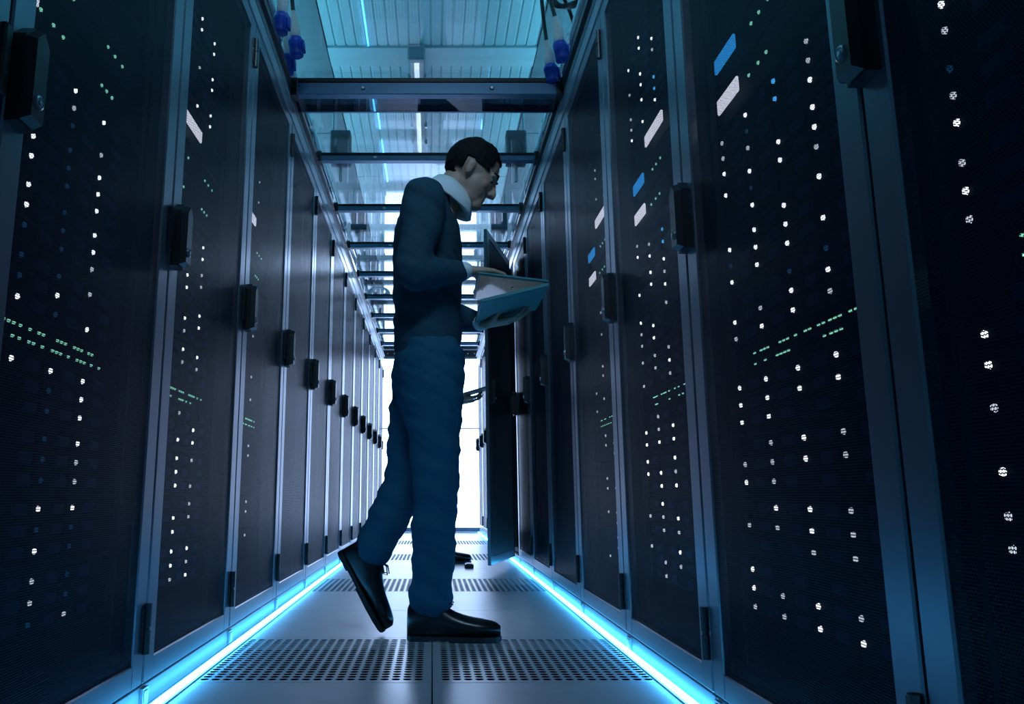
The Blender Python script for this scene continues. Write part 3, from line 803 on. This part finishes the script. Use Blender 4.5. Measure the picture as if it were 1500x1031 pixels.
def person(name, label, J, voxel=.0042, hi=True):
    """J: joints in metres relative to the person's place on the floor, facing +x"""
    t = thing(name, label, 'person', J['at'])
    V = Vector
    body = MB()
    hm = Matrix.Translation(J['head']) @ Matrix.Rotation(J.get('headyaw', 0), 4, 'Z') @ Matrix.Rotation(J['headpitch'], 4, 'Y')
    head(body, hm)
    nb = V(J['neck']); hc = hm @ V((-.030, 0, -.075))
    limb(body, [(*(nb + V((-.02, 0, -.06))), .075, .065), (*nb, .060, .058), (*((nb + hc) / 2), .054, .056), (*hc, .052, .058), (*(hm @ V((-.02, 0, 0))), .05, .055)], 4, 18)
    torso = J['torso']
    limb(body, [(x, y, z, a * .86, b * .86) for x, y, z, a, b in torso], 4, 24)
    sweater = MB(); limb(sweater, torso, 5, 28)
    trousers = MB()
    for sd in ('r', 'l'):
        sh, el, wr = (V(q) for q in J['arm_' + sd])
        cuff = el.lerp(wr, .86)
        limb(body, [(*sh, .045, .045), (*sh.lerp(el, .5), .043, .043), (*el, .037, .037), (*el.lerp(wr, .3), .038, .038), (*el.lerp(wr, .75), .028, .026), (*wr, .026, .021)], 4, 16)
        fw, dn, th, cu = J['hand_' + sd]
        hand(body, wr, V(fw), V(dn), V(th), cu)
        limb(sweater, [(*(sh + V((0, .0, .02))), .070, .072), (*sh.lerp(el, .25), .068, .072), (*sh.lerp(el, .6), .060, .062), (*el, .055, .057), (*el.lerp(wr, .3), .052, .054), (*el.lerp(wr, .62), .044, .045), (*cuff, .037, .036)], 5, 20)
        c2 = el.lerp(wr, .84); c3 = el.lerp(wr, .955)
        mb = MB(); limb(mb, [(*c2, .034, .031), (*c3, .033, .030)], 3, 16)
        J.setdefault('cuffs', []).append(mb)
        hp, kn, an = (V(q) for q in J['leg_' + sd])
        limb(body, [(*hp, .075, .08), (*hp.lerp(kn, .5), .066, .072), (*kn, .048, .052), (*kn.lerp(an, .35), .046, .052), (*an, .034, .040)], 4, 16)
        limb(trousers, [(*(hp + V((0, 0, .05))), .098, .112), (*hp.lerp(kn, .22), .096, .108), (*hp.lerp(kn, .6), .082, .088), (*kn, .069, .075), (*kn.lerp(an, .35), .066, .072), (*kn.lerp(an, .75), .061, .068), (*kn.lerp(an, .98), .060, .069)], 5, 22)
    hipc = J['pelvis']
    limb(trousers, hipc, 4, 26)
    put('body', remeshed(body, voxel, 4, M['skin'], 'body'), t)
    put('sweater', remeshed(sweater, .007 if hi else .012, 8, M['knit'], 'sweater', fold(12, .008, .8)), t)
    put('trousers', remeshed(trousers, .007 if hi else .012, 8, M['denim'], 'trousers', fold(12, .010, .9)), t)
    put('hair', hair_mesh(hm), t)
    for mb in J.pop('cuffs'): obj('shirt_cuff', mb, M['shirt'], t, smooth=True)
    # shirt collar: a standing band with two turned-down leaves
    cm = Matrix.Translation(nb + V((.006, 0, -.004))) @ Matrix.Rotation(J.get('collarpitch', R(28)), 4, 'Y')
    n = 26; vs = []
    rows = [(.066, .062, .052), (.074, .070, .058), (.088, .082, .030), (.104, .098, -.006), (.100, .094, -.012), (.068, .066, .0)]
    for (ax_, ay_, z) in rows:
        for k in range(n):
            a = R(14) + (2 * PI - R(28)) * k / (n - 1)
            fr = max(0, math.cos(a))
            vs.append((ax_ * math.cos(a) * (1 + .10 * fr), ay_ * math.sin(a), z - .030 * fr * (.35 if z < .04 else .6)))
    fs = [(i * n + k, i * n + k + 1, (i + 1) * n + k + 1, (i + 1) * n + k) for i in range(len(rows) - 1) for k in range(n - 1)]
    fs += [((len(rows) - 1) * n + k, (len(rows) - 1) * n + k + 1, k + 1, k) for k in range(n - 1)]
    fs += [tuple(i * n for i in range(len(rows))), tuple(i * n + n - 1 for i in range(len(rows)))]
    obj('shirt_collar', MB().add(vs, fs, cm), M['shirt'], t, smooth=True)
    for s in (-1, 1):
        e = obj('eye', MB().ell((.0715, s * .031, .002), (.012, .012, .012), hm, 14, 10), M['eye'], t, smooth=True)
        obj('iris', MB().ell((.0805, s * .031, .000), (.0045, .006, .006), hm, 10, 8), M['hair'], e)
        obj('eyebrow', MB().tube([tuple(hm @ V(q)) for q in ((.090, s * .014, .024), (.090, s * .032, .031), (.076, s * .050, .026))], [.004, .005, .003], 8), M['hair'], t)
    for sd in ('r', 'l'):
        loc, pitch, yaw = J['shoe_' + sd]
        shoe(t, Matrix.Translation(loc) @ Matrix.Rotation(yaw, 4, 'Z') @ Matrix.Rotation(pitch, 4, 'Y'))
    return t

man = dict(at=(0, 2.63, 0), head=(.142, 0, 1.582), headpitch=R(32), headyaw=R(0), neck=(.045, 0, 1.490), collarpitch=R(30),
    torso=[(-.012, 0, .905, .160, .112), (-.015, 0, 1.00, .158, .116), (-.018, 0, 1.12, .162, .118), (-.014, 0, 1.25, .176, .122), (-.016, 0, 1.35, .188, .118), (-.012, 0, 1.43, .172, .096), (.012, 0, 1.487, .100, .072)],
    pelvis=[(-.014, 0, .985, .142, .100), (-.016, 0, .90, .160, .114), (-.018, 0, .82, .164, .118), (-.016, 0, .77, .150, .105)],
    arm_r=((-.025, -.185, 1.415), (-.062, -.235, 1.150), (.120, -.130, 1.185)),
    hand_r=((1, .30, .02), (.1, .2, -1), (0, 1, .2), .9),
    arm_l=((-.012, .185, 1.405), (.020, .235, 1.125), (.190, .110, 1.060)),
    hand_l=((1, -.32, .05), (.0, -.1, 1), (0, -1, .2), .7),
    leg_r=((-.004, -.085, .860), (.014, -.075, .490), (-.004, -.050, .105)),
    leg_l=((-.022, .085, .860), (-.098, .085, .475), (-.206, .060, .260)),
    shoe_r=((-.006, -.050, .0005), 0, R(-4)), shoe_l=((-.280, .060, .200), R(60), R(-3)))
person('person', 'man in navy sweater and blue trousers walking with a laptop down the aisle', man)
man2 = dict(at=(0, 5.50, 0), head=(.060, 0, 1.520), headpitch=R(30), neck=(-.01, 0, 1.395),
    torso=[(.0, 0, .86, .150, .105), (.0, 0, .97, .15, .11), (.0, 0, 1.08, .155, .11), (.0, 0, 1.2, .165, .11), (-.01, 0, 1.29, .165, .105), (-.01, 0, 1.355, .14, .085), (-.012, 0, 1.40, .09, .07)],
    pelvis=[(.0, 0, .93, .135, .095), (.0, 0, .86, .15, .105), (0, 0, .78, .15, .105), (.0, 0, .73, .14, .1)],
    arm_r=((-.01, -.17, 1.325), (.00, -.21, 1.070), (.195, -.09, 1.115)),
    hand_r=((1, .2, .10), (.0, .1, 1), (0, 1, .2), .7),
    arm_l=((-.01, .17, 1.325), (.02, .20, 1.080), (.21, .12, 1.115)),
    hand_l=((1, -.2, .1), (.0, -.1, 1), (0, -1, .2), .7),
    leg_r=((.01, -.08, .83), (.025, -.075, .47), (.035, -.07, .11)),
    leg_l=((.01, .08, .83), (.01, .075, .47), (-.045, .07, .11)),
    shoe_r=((.040, -.07, .0005), 0, 0), shoe_l=((-.04, .07, .0005), 0, 0))
person('person', 'person behind the walking man, only a dark shoe and an outstretched hand showing', man2, .006, False)

# laptop half shut between the man's hands
t = thing('laptop', 'half-open laptop held between the hands of the walking man', 'laptop', (.378, 2.60, 1.128))
def tilt(a): return Matrix.Rotation(a, 4, 'Y')
base = obj('laptop_base', MB().bbox(-.232, 0, -.165, .165, -.014, 0, .004, tilt(R(-14))), M['tabletteal'], t)
kb = MB()
for r in range(5):
    for c in range(12):
        kb.box(-.21 + r * .021, -.193 + r * .021, -.145 + c * .0243, -.124 + c * .0243, 0, .002, tilt(R(-14)))
obj('keyboard', kb, M['black'], base)
lid = obj('laptop_lid', MB().bbox(-.232, 0, -.165, .165, 0, .008, .003, tilt(R(7))), M['tabletteal'], t)
obj('laptop_screen', MB().box(-.222, -.012, -.152, .152, -.0015, 0, tilt(R(7))), M['screen'], lid)
obj('laptop_hinge', MB().tube([(0, -.12, -.002), (0, .12, -.002)], .006, 8), M['black'], t)
t = thing('tablet', 'pale teal tablet held out behind the walking man', 'tablet', (.22, 5.46, 1.142))
tb = obj('tablet_shell', MB().bbox(0, .205, -.11, .11, 0, .009, .003, tilt(R(-16))), M['tabletteal'], t)
obj('tablet_screen', MB().box(.012, .193, -.098, .098, .009, .0098, tilt(R(-16))), M['screen'], tb)
tag(obj('floor_socket', MB().bbox(-.028, .028, -.05, .05, 0, .024, .004).bbox(-.018, .018, -.036, .036, .024, .028, .002), M['black'], None, (.233, 5.09, .0003)),
    'small black box lying on the floor in front of the far shoe', 'box')
